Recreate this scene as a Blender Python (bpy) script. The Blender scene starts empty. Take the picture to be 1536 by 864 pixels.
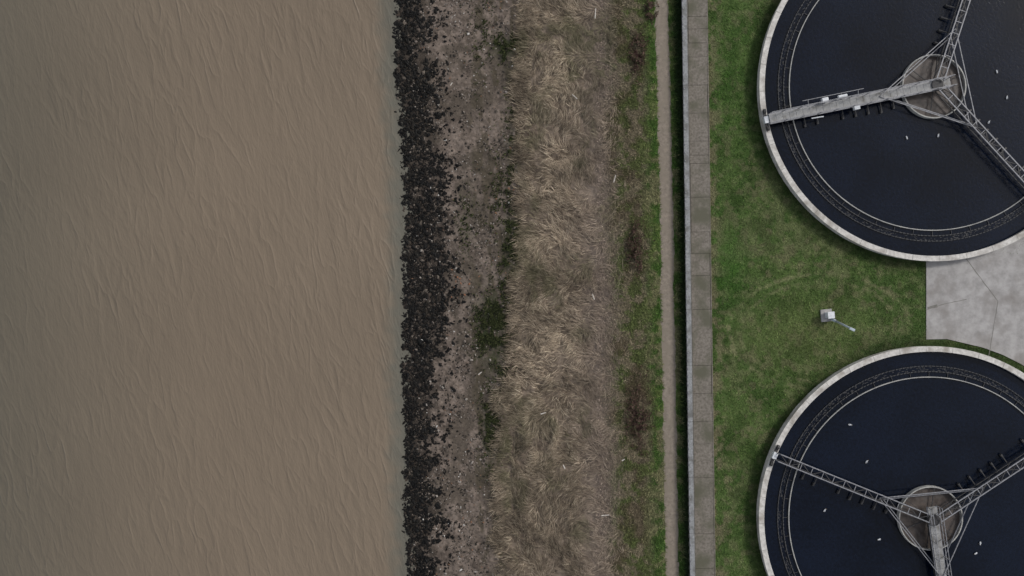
import bpy, bmesh, math, random
import numpy as np
rng=np.random.default_rng(7); random.seed(7)
S=0.06; H=75.0
D=bpy.data; scene=bpy.context.scene
def P(px,py,z):
    k=S*(H-z)/H
    return (px-768)*k,(432-py)*k
def V3(px,py,z):
    x,y=P(px,py,z); return (x,y,z)
def lin(c):
    c=np.asarray(c,float)/255.0
    return np.where(c<=0.04045,c/12.92,((c+0.055)/1.055)**2.4)
def sm(a,b,x):
    t=np.clip((x-a)/(b-a),0,1); return t*t*(3-2*t)
def h2(ix,iy,seed):
    n=(ix*374761393+iy*668265263+seed*1274126177)&0xffffffff
    n=((n^(n>>13))*1274126177)&0xffffffff
    n=n^(n>>16)
    return (n&0xffff)/65535.0
def vn(x,y,seed=0):
    x=np.asarray(x,float);y=np.asarray(y,float)
    xi=np.floor(x).astype(np.int64);yi=np.floor(y).astype(np.int64)
    fx=x-xi;fy=y-yi;fx=fx*fx*(3-2*fx);fy=fy*fy*(3-2*fy)
    a=h2(xi,yi,seed);b=h2(xi+1,yi,seed);c=h2(xi,yi+1,seed);d=h2(xi+1,yi+1,seed)
    return (a*(1-fx)+b*fx)*(1-fy)+(c*(1-fx)+d*fx)*fy
def fbm(x,y,o=4,seed=0):
    s=0;a=.5;t=0
    for i in range(o):
        s=s+a*vn(x*2**i+17.3*i,y*2**i-9.1*i,seed+i*31);t+=a;a*=.55
    return s/t
# ---------- boundaries (image pixel coordinates at an assumed scale, units of 6 cm) ----------
def rockL(py): return np.interp(py,[0,100,200,300,430,550,650,750,864],[592,592,601,604,606,603,608,606,612])
def rockR(py): return np.interp(py,[0,100,200,300,430,500,550,650,750,864],[648,655,668,680,690,680,670,663,670,662])
def reedL(py): return np.interp(py,[0,100,200,300,430,500,560,650,700,864],[784,776,772,775,772,765,752,745,742,748])+10*(fbm(0*py+3,py/40,3,5)-.5)*2
def pathC(py): return np.interp(py,[-4000,0,200,400,432,470,650,864,4864],[940,992,997,1002,1000,1002,1005,1008,1060])
def wallX(py): return 1022+py*12/864.0
T1=(1402,129);T2=(1397,778)
def zf(px,py):
    off=(rockL(py)-600)*(1-sm(700,900,px))
    q=px-off
    z=np.interp(q,[560,600,690,775,930,975],[-2.6,-1.62,-1.2,-.7,-.15,0])
    n=fbm(px/9,py/9,4,11)-.5
    amp=np.interp(px,[590,620,700,780,900,960,980,1060,1075,1120,1380,1390],[.1,.22,.18,.3,.25,.15,0,0,0,.06,.05,0])
    return z+n*amp
def mixc(a,b,t):
    t=np.asarray(t)[...,None]; return a*(1-t)+b*t
def tracks(px,py):
    n1=fbm(px/40,py/40,4,1);n4=fbm(px/90,py/90,3,4)
    def ring(cx,cy,a,b,w):
        e=np.sqrt(((px-cx)/(a+9*(n1-.5)))**2+((py-cy)/(b+8*(n4-.5)))**2);return np.exp(-((e-1)/w)**2)
    tr=ring(1232,497,138,86,.026)+.85*ring(1232,497,120,75,.028)+.5*ring(1245,490,152,97,.02)*(px<1240)
    return np.clip(tr,0,1)*(px<1385)*(.3+.7*sm(.38,.55,fbm(px/40,py/40,3,55)))
def gcol(px,py):
    px=np.asarray(px,float);py=np.asarray(py,float)
    n1=fbm(px/40,py/40,4,1);n2=fbm(px/10,py/10,4,2);n3=fbm(px/3.,py/3.,3,3);n4=fbm(px/90,py/90,3,4)
    mud=mixc(lin((88,78,70)),lin((128,115,105)),sm(.3,.7,n2*.5+n3*.5))
    mud=mixc(mud,lin((80,72,63)),sm(.5,.62,n1)*.75)
    c=mud
    rr=rockR(py)
    c=mixc(c,lin((50,44,38)),(1-sm(rr-34,rr+2,px+22*(n2-.5)*2))*.8)
    c=mixc(c,lin((74,67,55)),sm(.5,.62,fbm(px/8,py/30,4,8))*sm(695,715,px)*.8)
    def patch(x0,y0,rx,ry): return np.exp(-(((px-x0)/rx)**2+((py-y0)/ry)**2))
    alg=patch(738,490,24,48)+.7*patch(757,70,16,22)+.6*patch(766,370,10,60)+.8*patch(736,640,12,60)+.4*patch(765,220,7,90)+.4*patch(760,540,10,40)+.3*patch(700,330,14,60)
    am=np.clip(alg*1.5*sm(.35,.6,n2*.5+n3*.5),0,1)
    c=mixc(c,lin((50,56,36)),am)
    rl=reedL(py)
    rs=mixc(lin((86,75,64)),lin((134,120,106)),sm(.32,.68,n1*.4+n2*.3+n3*.3))
    rs=mixc(rs,lin((120,108,100)),sm(860,900,px)*.6)
    c=mixc(c,rs,sm(rl-4,rl+6,px))
    c=mixc(c,lin((62,60,40)),np.exp(-((px-rl-2)/7)**2)*.6*sm(.35,.6,n2))  # dark green shadow line painted along the reeds' river edge
    sc=mixc(lin((106,98,80)),lin((76,84,50)),sm(.44,.56,n2))
    sc=mixc(sc,lin((78,68,55)),sm(.52,.66,n1)*.6)
    c=mixc(c,sc,sm(900,935,px+36*(n1-.5)))
    gr=mixc(lin((60,82,38)),lin((90,102,58)),sm(.4,.65,n2))
    gr=mixc(gr,lin((110,101,82)),sm(.48,.6,n1*.5+n2*.5)*.6)
    pc=pathC(py)
    c=mixc(c,gr,sm(pc-42,pc-20,px+28*(n1-.5)+12*(n2-.5)))
    br=patch(957,82,11,30)+patch(953,375,12,40)*.7+patch(958,625,18,50)*.9+patch(948,200,10,40)*.3
    c=mixc(c,lin((66,50,46)),np.clip(br*1.3*sm(.3,.55,n2),0,1))
    c=mixc(c,lin((38,50,30)),sm(pc+14,pc+20,px))  # dark foliage strip by the flood wall, its shade painted into the green
    la=mixc(lin((60,81,39)),lin((84,101,56)),sm(.3,.7,n1*.4+n2*.3+n3*.3))
    la=mixc(la,lin((104,105,75)),sm(.47,.64,n4*.4+n2*.6)*.5)
    la=mixc(la,lin((46,64,28)),sm(.52,.65,fbm(px/24,py/24,4,33))*.5)
    la=mixc(la,lin((102,98,74)),sm(.57,.68,fbm(px/12,py/12,4,37))*.5)
    wx=wallX(py)+40
    la=mixc(la,lin((114,106,84)),(1-sm(wx,wx+26,px))*sm(.42,.58,n2)*.75)
    la=mixc(la,lin((54,90,32)),np.clip(patch(1095,395,22,60)+patch(1100,120,40,90)*.5,0,1)*.65)
    la=mixc(la,lin((98,105,64)),patch(1210,500,90,50)*.4)
    la=mixc(la,lin((124,121,90)),tracks(px,py)*.55*sm(.34,.58,n2))
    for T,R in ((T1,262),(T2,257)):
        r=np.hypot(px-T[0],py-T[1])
        la=mixc(la,lin((40,53,27)),(1-sm(R,R+32,r+16*(n2-.5)))*.8)  # lush damp grass round each tank, with the rim's shadow painted in
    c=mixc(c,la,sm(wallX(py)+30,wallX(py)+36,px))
    return c
# ---------- mesh helpers ----------
def npmesh(name,V,F,col=None,mat=None,smooth=False,link=True):
    V=np.asarray(V,np.float32);F=np.asarray(F,np.int32)
    me=D.meshes.new(name);me.vertices.add(len(V));me.vertices.foreach_set('co',V.ravel())
    k=F.shape[1];me.loops.add(F.size);me.loops.foreach_set('vertex_index',F.ravel())
    me.polygons.add(len(F));me.polygons.foreach_set('loop_start',np.arange(0,F.size,k,dtype=np.int32))
    me.update(calc_edges=True)
    if col is not None:
        a=me.color_attributes.new('Col','FLOAT_COLOR','POINT')
        cc=np.ones((len(V),4),np.float32);cc[:,:3]=col;a.data.foreach_set('color',cc.ravel())
    me.polygons.foreach_set('use_smooth',np.full(len(F),smooth))
    if mat: me.materials.append(mat)
    o=D.objects.new(name,me)
    if link: scene.collection.objects.link(o)
    return o
class B:
    def __init__(s): s.v=[];s.f=[]
    def box(s,c,dx,dy,dz):
        ux,uy,uz=[np.array(q,float) for q in (dx,dy,dz)];c=np.array(c,float);n=len(s.v)
        for k in(-1,1):
            for a,b in((-1,-1),(1,-1),(1,1),(-1,1)): s.v.append(c+ux*a/2+uy*b/2+uz*k/2)
        s.f+=[tuple(n+i for i in q) for q in((3,2,1,0),(4,5,6,7),(0,1,5,4),(1,2,6,5),(2,3,7,6),(3,0,4,7))]
    def beam(s,a,b,w,h=None):
        a=np.array(a,float);b=np.array(b,float);h=h or w;d=b-a;L=np.linalg.norm(d);u=d/L
        up=np.array((0,0,1.)) if abs(u[2])<.9 else np.array((1.,0,0))
        sd=np.cross(u,up);sd/=np.linalg.norm(sd);up=np.cross(sd,u)
        s.box((a+b)/2,d,sd*w,up*h)
    def cyl(s,a,b,r0,r1=None,n=12):
        a=np.array(a,float);b=np.array(b,float);r1=r0 if r1 is None else r1;u=(b-a)/np.linalg.norm(b-a)
        t=np.array((1.,0,0)) if abs(u[0])<.8 else np.array((0,1.,0))
        p=np.cross(u,t);p/=np.linalg.norm(p);q=np.cross(u,p);k=len(s.v)
        for c,r in((a,r0),(b,r1)):
            for i in range(n):
                an=2*math.pi*i/n;s.v.append(c+r*(p*math.cos(an)+q*math.sin(an)))
        for i in range(n): s.f.append((k+i,k+(i+1)%n,k+n+(i+1)%n,k+n+i))
        s.f.append(tuple(k+i for i in range(n))[::-1]);s.f.append(tuple(k+n+i for i in range(n)))
    def lathe(s,c,prof,n=256,closed=True):
        k=len(s.v);m=len(prof)
        for i in range(n):
            an=2*math.pi*i/n
            for r,z in prof: s.v.append(np.array((c[0]+r*math.cos(an),c[1]+r*math.sin(an),z)))
        for i in range(n):
            j=(i+1)%n
            for t in range(m if closed else m-1):
                t2=(t+1)%m
                s.f.append((k+i*m+t,k+j*m+t,k+j*m+t2,k+i*m+t2))
    def ell(s,c,r,yaw=0,n=10,m=7):
        k=len(s.v);cy,sy=math.cos(yaw),math.sin(yaw)
        for j in range(m+1):
            ph=math.pi*j/m
            for i in range(n):
                an=2*math.pi*i/n
                x=r[0]*math.cos(ph);y=r[1]*math.sin(ph)*math.cos(an);z=r[2]*math.sin(ph)*math.sin(an)
                s.v.append(np.array((c[0]+x*cy-y*sy,c[1]+x*sy+y*cy,c[2]+z)))
        for j in range(m):
            for i in range(n):
                i2=(i+1)%n;s.f.append((k+j*n+i,k+j*n+i2,k+(j+1)*n+i2,k+(j+1)*n+i))
    def disc(s,c,r,n=128):
        k=len(s.v)
        for i in range(n): s.v.append(np.array((c[0]+r*math.cos(2*math.pi*i/n),c[1]+r*math.sin(2*math.pi*i/n),c[2])))
        s.f.append(tuple(range(k,k+n)))
    def obj(s,name,mat,parent=None,smooth=False,bevel=0):
        me=D.meshes.new(name);me.from_pydata([tuple(v) for v in s.v],[],s.f)
        bm=bmesh.new();bm.from_mesh(me);bmesh.ops.recalc_face_normals(bm,faces=bm.faces);bm.to_mesh(me);bm.free()
        me.materials.append(mat);o=D.objects.new(name,me);scene.collection.objects.link(o)
        if smooth: me.polygons.foreach_set('use_smooth',np.full(len(me.polygons),True))
        if bevel:
            md=o.modifiers.new('b','BEVEL');md.width=bevel;md.segments=2
        if parent: o.parent=parent
        return o
# ---------- materials ----------
def newmat(name):
    m=D.materials.new(name);m.use_nodes=True;nt=m.node_tree
    return m,nt,nt.nodes['Principled BSDF']
def vcmat(name,rough=.9,spec=.2,nscale=8,namt=.35,bump=0.0,bscale=20,bdist=.05):
    m,nt,b=newmat(name);N=nt.nodes;L=nt.links
    at=N.new('ShaderNodeAttribute');at.attribute_name='Col'
    tc=N.new('ShaderNodeTexCoord')
    no=N.new('ShaderNodeTexNoise');no.inputs['Scale'].default_value=nscale;no.inputs['Detail'].default_value=4;no.inputs['Roughness'].default_value=.7
    L.new(tc.outputs['Object'],no.inputs['Vector'])
    mr=N.new('ShaderNodeMapRange');mr.inputs[1].default_value=.3;mr.inputs[2].default_value=.7;mr.inputs[3].default_value=1-namt;mr.inputs[4].default_value=1+namt
    L.new(no.outputs['Fac'],mr.inputs[0])
    vm=N.new('ShaderNodeVectorMath');vm.operation='SCALE'
    L.new(at.outputs['Color'],vm.inputs[0]);L.new(mr.outputs[0],vm.inputs['Scale']);L.new(vm.outputs[0],b.inputs['Base Color'])
    b.inputs['Roughness'].default_value=rough;b.inputs['Specular IOR Level'].default_value=spec
    if bump:
        n2=N.new('ShaderNodeTexNoise');n2.inputs['Scale'].default_value=bscale;n2.inputs['Detail'].default_value=4
        L.new(tc.outputs['Object'],n2.inputs['Vector'])
        bp=N.new('ShaderNodeBump');bp.inputs['Strength'].default_value=bump;bp.inputs['Distance'].default_value=bdist
        L.new(n2.outputs['Fac'],bp.inputs['Height']);L.new(bp.outputs[0],b.inputs['Normal'])
    return m
def nmat(name,c1,c2,scale=3,rough=.8,metal=0,spec=.4,c3=None,s3=.5,bump=.2,lo=.35,hi=.65):
    m,nt,b=newmat(name);N=nt.nodes;L=nt.links
    tc=N.new('ShaderNodeTexCoord')
    no=N.new('ShaderNodeTexNoise');no.inputs['Scale'].default_value=scale;no.inputs['Detail'].default_value=7;no.inputs['Roughness'].default_value=.65
    L.new(tc.outputs['Object'],no.inputs['Vector'])
    cr=N.new('ShaderNodeValToRGB');cr.color_ramp.elements[0].position=lo;cr.color_ramp.elements[1].position=hi
    cr.color_ramp.elements[0].color=(*lin(c1),1);cr.color_ramp.elements[1].color=(*lin(c2),1)
    L.new(no.outputs['Fac'],cr.inputs[0]);out=cr.outputs[0]
    if c3 is not None:
        n3=N.new('ShaderNodeTexNoise');n3.inputs['Scale'].default_value=s3;n3.inputs['Detail'].default_value=6
        L.new(tc.outputs['Object'],n3.inputs['Vector'])
        mr=N.new('ShaderNodeMapRange');mr.inputs[1].default_value=.48;mr.inputs[2].default_value=.66;L.new(n3.outputs['Fac'],mr.inputs[0])
        mx=N.new('ShaderNodeMix');mx.data_type='RGBA';L.new(mr.outputs[0],mx.inputs[0]);L.new(out,mx.inputs[6]);mx.inputs[7].default_value=(*lin(c3),1);out=mx.outputs[2]
    L.new(out,b.inputs['Base Color'])
    b.inputs['Roughness'].default_value=rough;b.inputs['Metallic'].default_value=metal;b.inputs['Specular IOR Level'].default_value=spec
    if bump:
        bp=N.new('ShaderNodeBump');bp.inputs['Strength'].default_value=bump;bp.inputs['Distance'].default_value=.02
        L.new(no.outputs['Fac'],bp.inputs['Height']);L.new(bp.outputs[0],b.inputs['Normal'])
    return m
M_ground=vcmat('ground_mat',nscale=6,namt=.28,bump=.5,bscale=14,bdist=.06)
M_leaf=vcmat('blade_mat',nscale=3,namt=.12,rough=.9,spec=.08)
M_rock=vcmat('rock_mat',nscale=9,namt=.4,rough=.6,spec=.2,bump=.5,bscale=25)
M_conc=nmat('concrete_mat',(136,133,131),(164,161,159),1.3,c3=(126,121,117),s3=.35,lo=.32,hi=.62)
M_rim=nmat('rim_mat',(172,168,163),(212,208,202),3,c3=(152,146,138),s3=.9)
M_walk=nmat('walkway_mat',(94,88,80),(128,121,112),5,c3=(88,86,72),s3=.5)
M_cop=nmat('coping_mat',(116,117,118),(150,151,152),6,c3=(102,102,100),s3=1.2)
M_pile=nmat('sheet_pile_mat',(80,78,74),(112,108,102),4)
M_path=nmat('path_mat',(116,106,95),(144,133,120),3,c3=(128,118,105),s3=.7,bump=.4)
M_joint=nmat('joint_mat',(98,96,90),(120,117,112),5)
M_steel=nmat('galvanised_steel_mat',(112,112,116),(150,150,153),5,rough=.55,metal=.2)
M_deck=nmat('deck_mat',(132,132,133),(158,157,155),6,rough=.6,c3=(114,112,108),s3=1.5)
M_dark=nmat('dark_steel_mat',(44,44,47),(68,66,65),4,rough=.6)
M_white=nmat('white_paint_mat',(190,192,196),(222,224,226),5,rough=.5,bump=0)
M_lid=nmat('lamp_paint_mat',(150,160,168),(176,186,194),5,rough=.4,bump=0)
M_hub=nmat('feed_sludge_mat',(60,52,47),(98,88,82),.9,rough=.5,c3=(80,74,70),s3=2.5)
M_weir=nmat('weir_mat',(38,40,45),(78,77,77),5,rough=.7)
M_scum=nmat('scum_board_mat',(136,136,134),(176,174,168),2,rough=.6)
def water_tank():
    m,nt,b=newmat('tank_water_mat');N=nt.nodes;L=nt.links
    tc=N.new('ShaderNodeTexCoord');n=N.new('ShaderNodeTexNoise');n.inputs['Scale'].default_value=4;n.inputs['Detail'].default_value=6;n.inputs['Distortion'].default_value=.6;n.inputs['Roughness'].default_value=.65
    L.new(tc.outputs['Object'],n.inputs['Vector'])
    n2=N.new('ShaderNodeTexNoise');n2.inputs['Scale'].default_value=.12;n2.inputs['Detail'].default_value=3
    L.new(tc.outputs['Object'],n2.inputs['Vector'])
    ad=N.new('ShaderNodeMath');ad.operation='ADD';L.new(n.outputs['Fac'],ad.inputs[0]);L.new(n2.outputs['Fac'],ad.inputs[1])
    mu=N.new('ShaderNodeMath');mu.operation='MULTIPLY';mu.inputs[1].default_value=.5;L.new(ad.outputs[0],mu.inputs[0])
    cr=N.new('ShaderNodeValToRGB');cr.color_ramp.elements[0].position=.38;cr.color_ramp.elements[1].position=.62
    cr.color_ramp.elements[0].color=(.0006,.0016,.005,1);cr.color_ramp.elements[1].color=(.004,.0075,.018,1)
    L.new(mu.outputs[0],cr.inputs[0]);L.new(cr.outputs[0],b.inputs['Base Color'])
    b.inputs['Roughness'].default_value=.1;b.inputs['IOR'].default_value=1.33
    bp=N.new('ShaderNodeBump');bp.inputs['Strength'].default_value=.45;bp.inputs['Distance'].default_value=.025
    L.new(n.outputs['Fac'],bp.inputs['Height']);L.new(bp.outputs[0],b.inputs['Normal'])
    return m
M_tw=water_tank()
def river_mat():
    m,nt,b=newmat('river_mat');N=nt.nodes;L=nt.links
    tc=N.new('ShaderNodeTexCoord')
    def aniso(rot,sx,sy,detail,dist=0.,rough=.5):
        a=N.new('ShaderNodeMapping');a.inputs['Rotation'].default_value=(0,0,math.radians(rot))
        c=N.new('ShaderNodeMapping');c.inputs['Scale'].default_value=(sx,sy,1)
        L.new(tc.outputs['Object'],a.inputs[0]);L.new(a.outputs[0],c.inputs[0])
        n=N.new('ShaderNodeTexNoise');n.inputs['Scale'].default_value=1;n.inputs['Detail'].default_value=detail;n.inputs['Distortion'].default_value=dist;n.inputs['Roughness'].default_value=rough
        L.new(c.outputs[0],n.inputs['Vector']);return n
    def M(op,a,b_,c=None):
        q=N.new('ShaderNodeMath');q.operation=op
        for i,v in enumerate((a,b_,c)):
            if v is None: continue
            if isinstance(v,(int,float)): q.inputs[i].default_value=v
            else: L.new(v,q.inputs[i])
        return q.outputs[0]
    r1=aniso(-14,.95,.27,2,.35,.4);r2=aniso(-17,2.4,.7,2,.3);r3=aniso(-5,6,3,3,.3);r4=aniso(-8,.16,.1,2,.3)
    def ridge(n,pw):
        return M('POWER',M('SUBTRACT',1,M('ABSOLUTE',M('MULTIPLY_ADD',n.outputs['Fac'],2,-1),0)),pw)
    mask=N.new('ShaderNodeMapRange');mask.inputs[1].default_value=.38;mask.inputs[2].default_value=.64;mask.inputs[3].default_value=.4;mask.inputs[4].default_value=1.1;L.new(r4.outputs['Fac'],mask.inputs[0])
    e1=M('MULTIPLY',ridge(r1,4),mask.outputs[0])
    h=M('MULTIPLY_ADD',ridge(r2,2.5),.3,e1);h=M('MULTIPLY_ADD',r3.outputs['Fac'],.4,h)
    bp=N.new('ShaderNodeBump');bp.inputs['Strength'].default_value=.6;bp.inputs['Distance'].default_value=.085
    L.new(h,bp.inputs['Height']);L.new(bp.outputs[0],b.inputs['Normal'])
    at=N.new('ShaderNodeAttribute');at.attribute_name='Col'
    big=N.new('ShaderNodeTexNoise');big.inputs['Scale'].default_value=.06;big.inputs['Detail'].default_value=5;L.new(tc.outputs['Object'],big.inputs['Vector'])
    mr=N.new('ShaderNodeMapRange');mr.inputs[1].default_value=.3;mr.inputs[2].default_value=.7;mr.inputs[3].default_value=.94;mr.inputs[4].default_value=1.06;L.new(big.outputs['Fac'],mr.inputs[0])
    vm=N.new('ShaderNodeVectorMath');vm.operation='SCALE';L.new(at.outputs['Color'],vm.inputs[0]);L.new(mr.outputs[0],vm.inputs['Scale'])
    L.new(vm.outputs[0],b.inputs['Base Color']);b.inputs['Roughness'].default_value=.3;b.inputs['IOR'].default_value=1.33
    return m
M_river=river_mat()
# ---------- ground ----------
def gridmesh(name,pxs,pys,zfn,colfn,mat):
    PX,PY=np.meshgrid(pxs,pys);Z=zfn(PX,PY);X,Y=P(PX,PY,Z)
    V=np.stack([X,Y,Z],-1).reshape(-1,3);C=colfn(PX,PY).reshape(-1,3)
    w=len(pxs);h=len(pys);i=np.arange(h-1)[:,None]*w+np.arange(w-1)[None,:];i=i.ravel()
    F=np.stack([i,i+w,i+w+1,i+1],-1)
    return npmesh(name,V,F,C,mat,True)
pxs=np.concatenate([[-25000,-5000,-1500,-500,0,300,500,550],np.arange(570,1640,1.7),[1680,1800,2100,2600,5000,25000]])
pys=np.concatenate([[-25000,-5000,-2000,-900,-500,-250],np.arange(-130,995,1.7),[1050,1200,1500,2200,5000,25000]])
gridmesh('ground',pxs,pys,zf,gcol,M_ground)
def rcol(px,py):
    c=mixc(lin((95,90,79))+0*px[...,None],lin((120,107,92)),sm(-150,380,px))
    d=rockL(py)-px
    c=mixc(c,lin((98,97,88)),(1-sm(2,38,d+22*(fbm(px/12,py/12,3,44)-.5)))*.85)
    return c
gridmesh('river',np.concatenate([[-25000,-5000,-1500,-500,-200],np.arange(0,540,40),np.arange(540,660,3)]),np.concatenate([[-25000,-5000,-1500,-500],np.arange(-130,1000,4),[1500,5000,25000]]),lambda x,y:0*x-1.6,rcol,M_river)
# ---------- scatter helpers ----------
def blades(name,px,py,L,W,ang,lift,col,mat=M_leaf,z0=0):
    z=zf(px,py)+z0;x,y=P(px,py,z);d=np.stack([np.cos(ang),np.sin(ang)],-1);n=np.stack([-d[:,1],d[:,0]],-1)
    b=np.stack([x,y],-1);N=len(x)
    def mk(p,zz): return np.concatenate([p,zz[:,None]],1)
    W=W[:,None];Lx=L[:,None]
    v=np.stack([mk(b-n*W/2,z),mk(b+n*W/2,z),mk(b+d*Lx*.5-n*W*.42,z+lift*.75),mk(b+d*Lx*.5+n*W*.42,z+lift*.75),mk(b+d*Lx,z+lift)],1).reshape(-1,3)
    i=np.arange(N)*5;F=np.concatenate([np.stack([i,i+2,i+1],-1),np.stack([i+1,i+2,i+3],-1),np.stack([i+2,i+4,i+3],-1)])
    return npmesh(name,v,F,np.repeat(col,5,axis=0),mat)
bm=bmesh.new();bmesh.ops.create_icosphere(bm,subdivisions=1,radius=1);ICO1=np.array([v.co[:] for v in bm.verts]);ICF1=np.array([[v.index for v in f.verts] for f in bm.faces]);bm.free()
def stones(name,px,py,r,col,mat,flat=.6,base=(ICO1,ICF1),jit=.3,sink=.2,smooth=False):
    V0,F0=base;N=len(px);n=len(V0)
    z=zf(px,py);x,y=P(px,py,z)
    a=rng.uniform(0,6.28,N);sx=r*rng.uniform(.8,1.6,N);sy=r*rng.uniform(.5,1.1,N);sz=r*flat*rng.uniform(.6,1.2,N)
    d=1+jit*(rng.random((N,n))-.5)*2
    v=V0[None]*d[...,None];vx=v[...,0]*sx[:,None];vy=v[...,1]*sy[:,None]
    ca,sa=np.cos(a)[:,None],np.sin(a)[:,None]
    X=vx*ca-vy*sa+x[:,None];Y=vx*sa+vy*ca+y[:,None];Z=v[...,2]*sz[:,None]+(z+sz*(.5-sink))[:,None]
    V=np.stack([X,Y,Z],-1).reshape(-1,3);F=(F0[None]+(np.arange(N)*n)[:,None,None]).reshape(-1,3)
    return npmesh(name,V,F,np.repeat(col,n,axis=0),mat,smooth)
def pick(cols,N,w=None):
    c=np.array([lin(q) for q in cols]);return c[rng.choice(len(cols),N,p=w)]
def cand(n,x0,x1,y0=-125,y1=990): return rng.uniform(x0,x1,n),rng.uniform(y0,y1,n)
# seaweed covered rocks
px,py=cand(105000,574,755);l=rockL(py)+14*(fbm(0*py,py/10,4,60)-.5)*2;r=rockR(py)+40*(fbm(0*py+5,py/16,3,64)-.5)
q=fbm(px/4.5,py/4.5,3,61);q2=fbm(px/17,py/17,4,62)
core=sm(l-8,l+6,px)*(1-sm(r-40,r+14,px))
thr=.64-.25*core-.05*(1-sm(l+10,l+45,px))
k=(q*.55+q2*.45>thr)&(rng.random(len(px))<.6)&(core>.01)
k|=(rng.random(len(px))<.02)&(px>l-20)&(px<r+26)
px,py=px[k],py[k];N=len(px);print('rocks',N)
R=rng.uniform(.038,.09,N)*rng.choice([1,1,1.4,2.0],N)
tone=(.6+.8*sm(.42,.68,fbm(px/9,py/9,3,66)))[:,None]
stones('seaweed_covered_rocks',px,py,R,pick([(20,18,16),(28,25,21),(14,13,12),(42,37,31),(86,78,70)],N,[.36,.27,.26,.08,.03])*tone*rng.uniform(.6,1.15,(N,1)),M_rock,flat=.55,jit=.45)
# shingle
px,py=cand(32000,615,800);rl=reedL(py);k=(px<rl)&(rng.random(len(px))<(.2+.8*sm(.45,.6,fbm(px/20,py/20,3,71))))
px,py=px[k],py[k];N=len(px)
stones('shingle_stones',px,py,rng.uniform(.02,.065,N)*rng.choice([1,1,1,1.9],N),pick([(80,72,64),(114,104,96),(44,40,35),(146,138,130),(122,92,72),(184,180,174)],N,[.30,.28,.32,.06,.025,.015]),M_rock,flat=.5)
px=rng.normal(689,9,20);py=rng.normal(432,12,20)
stones('brick_rubble',px,py,rng.uniform(.05,.11,20),pick([(140,98,72),(126,86,64),(116,92,78)],20),M_rock,flat=.5)
# saltmarsh plants
pp=[]
for (x0,y0,rx,ry,n) in((738,490,15,32,6500),(757,70,12,14,1600),(766,370,7,42,3000),(736,630,9,52,3000),(765,215,5,80,1600),(760,545,8,30,900),(700,330,10,40,500),(748,300,10,60,900),(722,60,14,50,800),(752,430,10,40,1000)):
    pp.append(np.stack([rng.normal(x0,rx*.9,n),rng.normal(y0,ry*.7,n)],-1))
pp=np.concatenate(pp);k=fbm(pp[:,0]/6,pp[:,1]/6,3,81)>.51;pp=pp[k];N=len(pp)
blades('saltmarsh_plants',pp[:,0],pp[:,1],rng.uniform(.1,.3,N),rng.uniform(.04,.09,N),rng.uniform(0,6.28,N),rng.uniform(.03,.18,N),pick([(38,45,27),(52,58,34),(70,74,46),(30,31,23)],N))
# dry reeds
px,py=cand(195000,730,960);rl=reedL(py);q=fbm(px/18,py/18,4,91);q2=fbm(px/60,py/60,3,92)
dens=sm(rl-8,rl+10,px+10*(q-.5))*(1-.6*sm(860,900,px+50*(q2-.5)))*(1-sm(905,945,px+40*(q-.5)))*(.12+.88*sm(.4,.58,q))
k=rng.random(len(px))<dens;px,py,q,q2=px[k],py[k],q[k],q2[k];N=len(px);print('reeds',N)
ang=math.pi+ (fbm(px/34,py/34,3,93)-.5)*7+(fbm(px/120,py/120,2,94)-.5)*4+rng.normal(0,.4,N)
ang=np.where(px<reedL(py)+25,math.pi+rng.normal(0,.5,N)+(fbm(px/30,py/30,2,95)-.5)*2,ang)
col=pick([(154,140,121),(132,118,102),(105,94,82),(178,164,143),(80,71,61)],N,[.3,.3,.2,.1,.1])
left=1-sm(10,60,px-reedL(py)+50*(q2-.5))
col=col*((.7+.8*sm(.32,.68,fbm(px/13,py/13,3,96)*.55+q2*.45))*(1-.24*left))[:,None]
col=mixc(col,lin((126,113,104)),sm(850,900,px+60*(q2-.5))*.5)
gp=np.exp(-(((px-880)/45)**2+((py-90)/70)**2))*.3+np.exp(-(((px-790)/30)**2+((py-640)/60)**2))*.3
col=mixc(col,lin((82,85,58)),np.clip(sm(.54,.67,fbm(px/26,py/50,3,97))*.4+gp*sm(.4,.55,q),0,.6))
blades('dry_reed_bed',px,py,rng.uniform(.25,1.05,N),rng.uniform(.02,.042,N),ang,rng.uniform(.06,.42,N),col)
# scrub and grasses
px,py=cand(135000,895,1026);pc=pathC(py);k=((px<pc-9.5)|((px>pc+10.5)&(px<wallX(py)-1)))&(rng.random(len(px))<.25+.75*sm(895,950,px))
edge=np.abs(px-pc)<14;k&=~(edge&(fbm(px/4,py/6,2,12)<.5))
px,py=px[k],py[k];N=len(px)
tall=px>pathC(py)+15
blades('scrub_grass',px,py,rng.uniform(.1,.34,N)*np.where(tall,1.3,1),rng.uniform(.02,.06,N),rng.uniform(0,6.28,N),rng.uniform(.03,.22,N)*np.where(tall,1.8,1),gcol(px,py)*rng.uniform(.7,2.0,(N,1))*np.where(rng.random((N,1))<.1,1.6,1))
for j,(x0,y0,rx,ry) in enumerate(((957,80,8,24),(953,375,9,32),(958,625,14,40),(976,12,5,12))):
    n=2200;a=rng.normal(x0,rx*.8,n);b=rng.normal(y0,ry*.75,n);k=fbm(a/6,b/6,3,100+j)>.52;a,b=a[k],b[k];n=len(a)
    o=blades('bramble_bush' if j==0 else 'bramble_bush.%03d'%j,a,b,rng.uniform(.1,.26,n),rng.uniform(.05,.1,n),rng.uniform(0,6.28,n),rng.uniform(-.02,.12,n),pick([(72,56,50),(58,47,42),(92,76,66),(62,66,44)],n),z0=np.clip(rng.random(n)*.6*np.exp(-(((a-x0)/rx)**2+((b-y0)/ry)**2)*.5),0,1))
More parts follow.
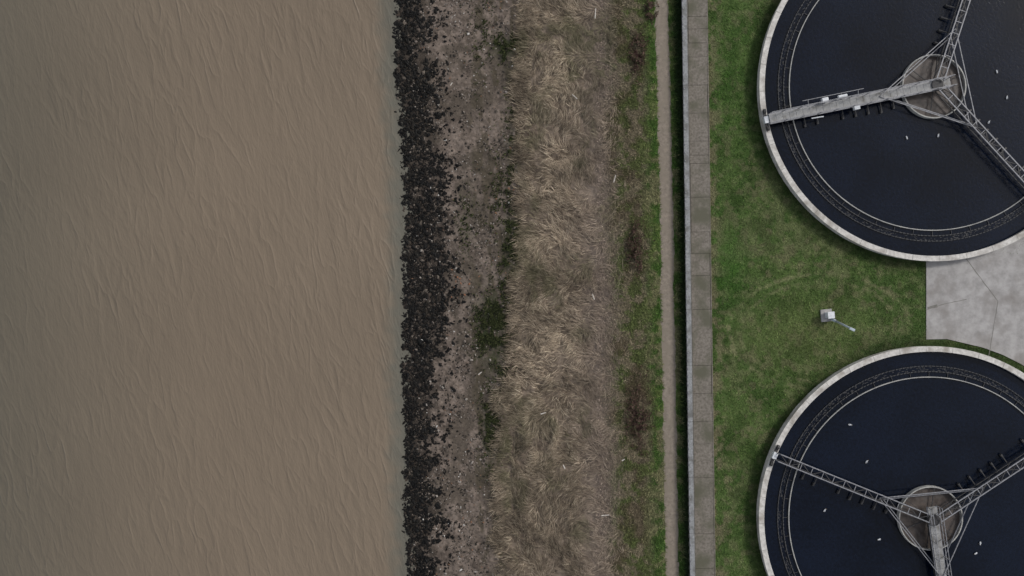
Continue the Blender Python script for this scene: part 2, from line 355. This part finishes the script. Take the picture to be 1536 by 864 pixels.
# lawn
px,py=cand(320000,1050,1560);inT=(np.hypot(px-T1[0],py-T1[1])<266)|(np.hypot(px-T2[0],py-T2[1])<260)
pad=(px>1389)&(py>380)&(py<511)|((px>1440)&(py>380)&(np.hypot(px-T2[0],py-T2[1])>268)&(py<600))
k=~inT&~pad&(px>wallX(py)+36.5+7*(fbm(py/7,0*py,3,13)-.5))
k&=rng.random(len(px))>tracks(px,py)*.55
px,py=px[k],py[k];N=len(px);print('lawn',N)
tuf=fbm(px/5,py/5,3,14)
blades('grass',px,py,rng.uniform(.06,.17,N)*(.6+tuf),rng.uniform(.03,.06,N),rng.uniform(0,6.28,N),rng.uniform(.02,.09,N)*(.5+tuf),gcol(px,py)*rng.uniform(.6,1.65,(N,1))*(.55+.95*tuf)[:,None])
# ---------- footpath ----------
pyy=np.concatenate([[-4000,-1500,-600],np.arange(-130,1000,2.),[1400,2500,4864]])
c=pathC(pyy);wl=10.2+2.2*(fbm(pyy/9,0*pyy,4,15)-.5)*2;wr=10+2.2*(fbm(pyy/9,0*pyy+9,4,16)-.5)*2
V=[];
for i,yy in enumerate(pyy):
    for t in(-1,-.8,-.4,0,.4,.8,1):
        zz=.02 if abs(t)<1 else .004
        V.append(V3(c[i]+t*(wl[i] if t<0 else wr[i]),yy,zz))
n=len(pyy);F=[(i*7+j,(i+1)*7+j,(i+1)*7+j+1,i*7+j+1) for i in range(n-1) for j in range(6)]
npmesh('footpath',V,F,None,M_path,True)
# ---------- flood wall ----------
fw=D.objects.new('flood_wall',None);scene.collection.objects.link(fw)
b=B();bp=B();bw=B();bj=B()
PL=84.0
ys=[ -1300+PL*i for i in range(42)]
zc=1.0
for y0 in ys:
    y1=y0+PL
    j=random.uniform(-.015,.015)
    a=np.array(V3(wallX(y0)+4.3,y0+.15,zc-.1));e=np.array(V3(wallX(y1)+4.3,y1-.15,zc-.1));a[0]+=j;e[0]+=j
    b.beam(a,e,.42,.2)
    a2=np.array(V3(wallX(y0)+5.6,y0,.4));e2=np.array(V3(wallX(y1)+5.6,y1,.4));a2[2]=e2[2]=.4
    bp.beam(a2,e2,.3,.8)
    for t in np.arange(0,1,1/7.):
        s=a2*(1-t)+e2*t;bp.box((s[0]-.2,s[1]-.3,.39),(.16,0,0),(0,.34,0),(0,0,.78))
        s2=a*(1-t)+e*t;bj.box((s2[0]-.12,s2[1]-.3,zc+.03),(.1,0,0),(0,.1,0),(0,0,.06))
    w=(wallX(y0)+23.2);w1=(wallX(y1)+23.2)
    cuts=[0]+sorted(random.sample([.25,.4,.5,.62,.78],random.choice([0,1,1,2])))+[1]
    for t0,t1 in zip(cuts[:-1],cuts[1:]):
        a3=np.array(V3(w+(w1-w)*t0,y0+PL*t0+.18,.13));e3=np.array(V3(w+(w1-w)*t1,y0+PL*t1-.18,.13));jj=random.uniform(-.015,.015);a3[0]+=jj*1.5;e3[0]+=jj*1.5;a3[2]+=jj;e3[2]+=jj
        bw.beam(a3,e3,1.68,.26)
b.obj('coping',M_cop,fw,bevel=.015);bp.obj('sheet_piling',M_pile,fw);bj.obj('bolts',M_steel,fw)
bw.obj('concrete_walkway',M_walk,bevel=.012)
bk=B()
for y0 in ys: 
    bk.beam(V3(wallX(y0)+38.2,y0+.3,.14),V3(wallX(y0+PL)+38.2,y0+PL-.3,.14),.09,.28)
bk.obj('kerb',M_walk)
# ---------- concrete pavement ----------
c2=np.array(P(*T2,0));rp=268*S
pts=[P(1389,372,0),P(1389,509,0)]
a0=math.radians(80);a1=math.radians(-80)
pts.append(P(1420,508.5,0))
for i in range(25):
    a=a0+(a1-a0)*i/24;pts.append((c2[0]+rp*math.cos(a),c2[1]+rp*math.sin(a)))
pts+=[P(1480,1500,0),P(2400,1500,0),P(2400,-700,0),P(1700,-700,0),P(1690,200,0)]
bmm=bmesh.new();f=bmm.faces.new([bmm.verts.new((x,y,.07)) for x,y in pts])
r=bmesh.ops.extrude_face_region(bmm,geom=[f]);bmesh.ops.translate(bmm,verts=[v for v in r['geom'] if isinstance(v,bmesh.types.BMVert)],vec=(0,0,-.12))
bmesh.ops.recalc_face_normals(bmm,faces=bmm.faces)
me=D.meshes.new('concrete_pavement');bmm.to_mesh(me);bmm.free();me.materials.append(M_conc)
o=D.objects.new('concrete_pavement',me);scene.collection.objects.link(o)
def strip(bb,pts,w,z):
    for (xa,ya),(xb,yb) in zip(pts[:-1],pts[1:]):
        n=max(2,int(math.hypot(xb-xa,yb-ya)/6));nx,ny=-(yb-ya),(xb-xa);l=math.hypot(nx,ny);nx/=l;ny/=l;prev=None
        for i in range(n+1):
            t=i/n;x=xa+(xb-xa)*t+random.uniform(-.3,.3);y=ya+(yb-ya)*t+random.uniform(-.3,.3);ww=w*random.uniform(.5,1.3)
            k=len(bb.v);bb.v.append(np.array(V3(x+nx*ww,y+ny*ww,z)));bb.v.append(np.array(V3(x-nx*ww,y-ny*ww,z)))
            if prev is not None: bb.f.append((prev,k,k+1,prev+1))
            prev=k
b=B()
strip(b,[(1449,388),(1497,452),(1483,535)],.5,.074);strip(b,[(1391,464),(1420,455),(1450,449)],.5,.078);strip(b,[(1392,462),(1406,459)],1.8,.082)
b.obj('pavement_joints',M_joint)
# ---------- clarifier tanks ----------
def tank(idx,cpx,Rr,arms,bridge):
    e=D.objects.new('clarifier_tank' if idx==0 else 'clarifier_tank.%03d'%idx,None);scene.collection.objects.link(e)
    cx,cy=P(cpx[0],cpx[1],1.0);c=(cx,cy)
    b=B();b.lathe(c,[(Rr,-.05),(Rr,.86),(Rr+.06,.88),(Rr+.06,1.0),(Rr-.42,1.0),(Rr-.42,.93),(Rr-.38,.9),(Rr-.38,.1)],closed=False);b.obj('tank_wall',M_rim,e)
    b=B()
    for i in range(40):
        a=2*math.pi*i/40+.03;u=np.array((math.cos(a),math.sin(a),0));b.beam(np.array((cx,cy,1.0))+u*(Rr-.41),np.array((cx,cy,1.0))+u*(Rr+.05),.025,.008)
    b.obj('rim_joints',M_joint,e)
    b=B();b.disc((cx,cy,.5),Rr-.36,200);b.obj('water',M_tw,e)
    rs=Rr-2.75
    b=B();b.lathe(c,[(rs,.35),(rs,.66),(rs+.07,.66),(rs+.07,.35)]);b.obj('scum_board',M_scum,e)
    b=B();b.lathe(c,[(rs+.5,.4),(rs+.5,.58),(rs+.56,.58),(rs+.56,.4)]);b.lathe(c,[(rs+.98,.4),(rs+.98,.58),(rs+1.04,.58),(rs+1.04,.4)])
    n=260
    for i in range(n):
        a=2*math.pi*i/n;u=np.array((math.cos(a),math.sin(a),0));t=np.array((-u[1],u[0],0))
        b.box(np.array((cx,cy,.6))+u*(rs+.53),u*.08,t*.16,(0,0,.06));
        b.box(np.array((cx,cy,.6))+u*(rs+1.01),u*.08,t*.12,(0,0,.06))
    b.obj('weir_launder',M_weir,e)
    b=B()
    for i in range(800):
        a=random.uniform(0,6.283);rr_=rs+random.uniform(.58,.95);x=cx+rr_*math.cos(a);y=cy+rr_*math.sin(a);ll=random.uniform(.03,.12)
        b.box((x,y,.508),(-math.sin(a)*ll*2,math.cos(a)*ll*2,0),(math.cos(a)*.05,math.sin(a)*.05,0),(0,0,.012))
    b.obj('froth',M_weir,e)
    b=B()
    for i in range(48):
        a=2*math.pi*i/48;u=np.array((math.cos(a),math.sin(a),0));b.beam(np.array((cx,cy,.57))+u*(rs+.03),np.array((cx,cy,.57))+u*(rs+.5),.04)
    b.obj('weir_brackets',M_dark,e)
    rh=2.75
    b=B();b.lathe(c,[(rh,.3),(rh,.95),(rh+.1,.95),(rh+.1,.3)],96);b.obj('feed_well',M_scum,e)
    b=B();b.disc((cx,cy,.56),rh+.02,96);b.obj('feed_water',M_hub,e)
    b=B();b.cyl((cx,cy,.3),(cx,cy,1.35),.42,.42,20);b.cyl((cx,cy,1.35),(cx,cy,1.55),.55,.5,20)
    for i in range(6):
        a=i*math.pi/3+.4;b.beam((cx+.4*math.cos(a),cy+.4*math.sin(a),.8),(cx+rh*math.cos(a),cy+rh*math.sin(a),.85),.06)
    b.obj('centre_column',M_dark,e)
    bs=B();bd=B();bf=B();bw_=B();bdk=B()
    z0=np.array((0,0,1.))
    for ai,(ang,r1) in enumerate(arms):
        a=math.radians(ang);u=np.array((math.cos(a),math.sin(a),0));t=np.array((-u[1],u[0],0));C=np.array((cx,cy,0.))
        isb=(ai==bridge);hw=.42 if isb else .33;zt=1.35 if isb else 1.75;zb=.95
        st=-1.2 if isb else .4
        for sgn in(-1,1):
            bs.beam(C+u*st+t*sgn*hw+z0*zt,C+u*r1+t*sgn*hw+z0*zt,.09,.09)
            bdk.beam(C+u*.4+t*sgn*hw*.8+z0*zb,C+u*r1+t*sgn*hw*.8+z0*zb,.08,.08)
        nb=int((r1-.5)/1.0)
        for i in range(nb):
            d0=.5+i*(r1-.5)/nb;d1=.5+(i+1)*(r1-.5)/nb;sg=1 if i%2 else -1
            if not isb:
                bdk.beam(C+u*d0+t*sg*hw+z0*(zt-.04),C+u*d1-t*sg*hw+z0*(zt-.04),.06,.05)
                bs.beam(C+u*d0-t*hw+z0*zt,C+u*d0+t*hw+z0*zt,.05,.05)
            for s2 in(-1,1):
                bdk.beam(C+u*d0+t*s2*hw+z0*(zt if i%2 else zb),C+u*d1+t*s2*hw+z0*(zb if i%2 else zt),.045,.045)
        if isb:
            L=r1-st;m=int(L/.6)
            for i in range(m):
                d=st+(i+.5)*L/m
                bd.box(C+u*d+z0*(zt+.07),u*(L/m-.02),t*.74,(0,0,.05))
            for s2 in(-1,1):
                for zz in(.55,1.05): bs.beam(C+u*st+t*s2*hw+z0*(zt+zz),C+u*r1+t*s2*hw+z0*(zt+zz),.045,.045)
                for i in range(int(L/1.5)+1):
                    bs.beam(C+u*(st+i*1.5)+t*s2*hw+z0*zt,C+u*(st+i*1.5)+t*s2*hw+z0*(zt+1.05),.05,.05)
        d=3.8
        while d<r1-(2.2 if ai==0 else 3.5):
            if not(9.2<d<10.6) :
                l=random.uniform(.7,.95)
                bf.beam(C+u*d+t*hw*.7+z0*.85,C+u*d+t*(hw+l)+z0*.72,.08,.1)
                bf.box(C+u*d+t*(hw+l*.85)+z0*.62,u*.16+t*.05,t*.3,(0,0,.3))
            d+=1.15
        E=C+u*(Rr-.18)+z0*1.2
        bw_.box(E,u*.4,t*.6,(0,0,.32));bdk.box(E-z0*.08,u*.25,t*1.5,(0,0,.12));bs.beam(C+u*r1+t*-hw+z0*zt,E-t*.25,.08);bs.beam(C+u*r1+t*hw+z0*zt,E+t*.25,.08)
        for s2 in(-1,1):
            bf.cyl(C+u*(Rr-.28)+t*s2*.8+z0*1.2,C+u*(Rr-.08)+t*s2*.8+z0*1.2,.2,.2,16)
        if isb and idx==0:
            for d,o_,sx,sy in((10.1,.62,.55,.38),(7.5,-.62,.5,.3)):
                bw_.box(C+u*d-t*o_+z0*1.7,u*sx,t*sy,(0,0,.4))
            bw_.cyl(C+u*8.9-t*.65+z0*1.7,C+u*8.1-t*.65+z0*1.7,.14,.14)
            bw_.beam(C+u*11.5+t*.7+z0*1.5,C+u*10.4+t*.75+z0*1.5,.1)
            bs.beam(C+u*12-t*.95+z0*1.6,C+u*6.5-t*.95+z0*1.6,.05);
            for d in(7,8.5,10,11.5): bs.beam(C+u*d-t*.4+z0*1.4,C+u*d-t*.95+z0*1.6,.05)
    for i in range(3):
        A=math.radians(arms[i][0]);Bq=math.radians(arms[(i+1)%3][0])
        for d,zz in((5.2,1.5),(4.6,1.0)):
            bs.beam((cx+d*math.cos(A),cy+d*math.sin(A),zz),(cx+d*math.cos(Bq),cy+d*math.sin(Bq),zz),.07,.07)
    bs.obj('truss_arms',M_steel,e);bdk.obj('lower_lattice',M_dark,e);bf.obj('scraper_blades',M_dark,e);bw_.obj('drive_carriages',M_white,e,bevel=.02)
    if bd.v: bd.obj('walkway_deck',M_deck,e)
    return c
tank(0,T1,15.5,[(191.5,15.1),(72,15.1),(-47.5,15.1)],0)
tank(1,T2,15.25,[(158,14.8),(33.5,14.8),(-82,14.8)],2)
# ---------- lamp post ----------
e=D.objects.new('lamp_post',None);scene.collection.objects.link(e)
b=B();x,y=P(1239,473,0);b.box((x,y,.06),(1.0,.1,0),(-.1,1.1,0),(0,0,.2));b.obj('concrete_base',M_conc,e,bevel=.02)
b=B();b.box((x+.1,y+.05,.55),(.5,.05,0),(-.05,.5,0),(0,0,.8));b.box((x+.1,y+.05,.98),(.6,.06,0),(-.06,.6,0),(0,0,.06));b.obj('cabinet',M_white,e,bevel=.02)
b=B();A=np.array(V3(1246,478,.15));T=np.array(V3(1277,493,4.2));b.cyl(A,A+(T-A)*.25,.14,.12,16);b.cyl(A+(T-A)*.25,T,.1,.07,16)
b.obj('pole',M_lid,e,True)
b=B();b.box(T+np.array((.05,-.05,.03)),(.45,-.2,0),(.1,.2,0),(0,0,.14));b.box(T+np.array((.05,-.05,-.06)),(.35,-.15,0),(.08,.15,0),(0,0,.05));b.obj('lantern',M_lid,e,bevel=.03)
# ---------- gulls ----------
M_gw=nmat('gull_white_mat',(195,195,195),(222,222,222),6,bump=0);M_gg=nmat('gull_grey_mat',(150,154,160),(170,174,180),6,bump=0);M_gb=nmat('gull_beak_mat',(190,140,40),(200,150,50),6,bump=0)
G=[(1495,108),(1510,146),(1360,207),(1407,203),(1483,183),(1275,637),(1300,692),(1237,765),(1318,809),(1463,830),(1470,815)]
for i,(gx,gy) in enumerate(G):
    x,y=P(gx,gy,.55);yaw=rng.uniform(0,6.28);z=.53
    e=D.objects.new('seagull' if i==0 else 'seagull.%03d'%i,None);scene.collection.objects.link(e);e.location=(x,y,z);e.rotation_euler=(0,0,yaw);e.scale=(.62,.8,.8)
    b=B();b.ell((0,0,.05),(.2,.085,.085));b.ell((.17,0,.15),(.055,.045,.05));b.cyl((.13,0,.07),(.165,0,.15),.05,.038,10);b.obj('body',M_gw,e,True)
    b=B();b.ell((-.05,.065,.09),(.2,.035,.05),-.12);b.ell((-.05,-.065,.09),(.2,.035,.05),.12);b.obj('wings',M_gg,e,True)
    b=B();b.box((-.22,0,.07),(.12,0,0),(0,.07,0),(0,0,.015));b.obj('tail',M_gw,e)
    b=B();b.cyl((.21,0,.145),(.27,0,.135),.014,.004,8);b.obj('beak',M_gb,e)
# ---------- driftwood ----------
b=B()
for gx,gy,l,a in((890,445,.55,1.9),(922,268,.7,1.3),(908,773,.7,.1),(862,145,.6,2.4),(935,690,.3,.5),(677,126,.3,1.),(893,20,.9,1.5),(815,620,.5,.3),(846,700,.4,2.),(720,560,.4,.7)):
    z=float(zf(np.array([gx*1.]),np.array([gy*1.]))[0])+.4;x,y=P(gx,gy,z);d=np.array((math.cos(a),math.sin(a),.02))*l/2;b.cyl(np.array((x,y,z))-d,np.array((x,y,z))+d,.055,.035,8)
b.obj('driftwood',nmat('driftwood_mat',(170,162,152),(200,194,186),5))
# ---------- light ----------
w=D.worlds.new('World');scene.world=w;w.use_nodes=True;N=w.node_tree.nodes;L=w.node_tree.links
bg=N['Background'];sky=N.new('ShaderNodeTexSky');sky.sky_type='NISHITA';sky.sun_disc=False
el=math.radians(38);az=math.radians(60)
sky.sun_elevation=el;sky.sun_rotation=az;sky.dust_density=2;sky.air_density=1
hs=N.new('ShaderNodeHueSaturation');hs.inputs['Saturation'].default_value=.35;L.new(sky.outputs[0],hs.inputs['Color']);L.new(hs.outputs[0],bg.inputs[0]);bg.inputs[1].default_value=.145
sd=D.lights.new('sun','SUN');sd.energy=1.9;sd.angle=math.radians(10);sd.color=(1,.97,.92)
so=D.objects.new('sun',sd);scene.collection.objects.link(so)
from mathutils import Vector
dirv=Vector((math.sin(az)*math.cos(el),math.cos(az)*math.cos(el),math.sin(el)));so.rotation_euler=dirv.to_track_quat('Z','Y').to_euler()
# ---------- camera ----------
cd=D.cameras.new('camera');cd.sensor_width=36;cd.lens=36*H/(1536*S);cd.clip_end=5000
co=D.objects.new('camera',cd);scene.collection.objects.link(co);co.location=(0,0,H);scene.camera=co
scene.view_settings.view_transform='Standard';scene.view_settings.look='None';scene.view_settings.exposure=0
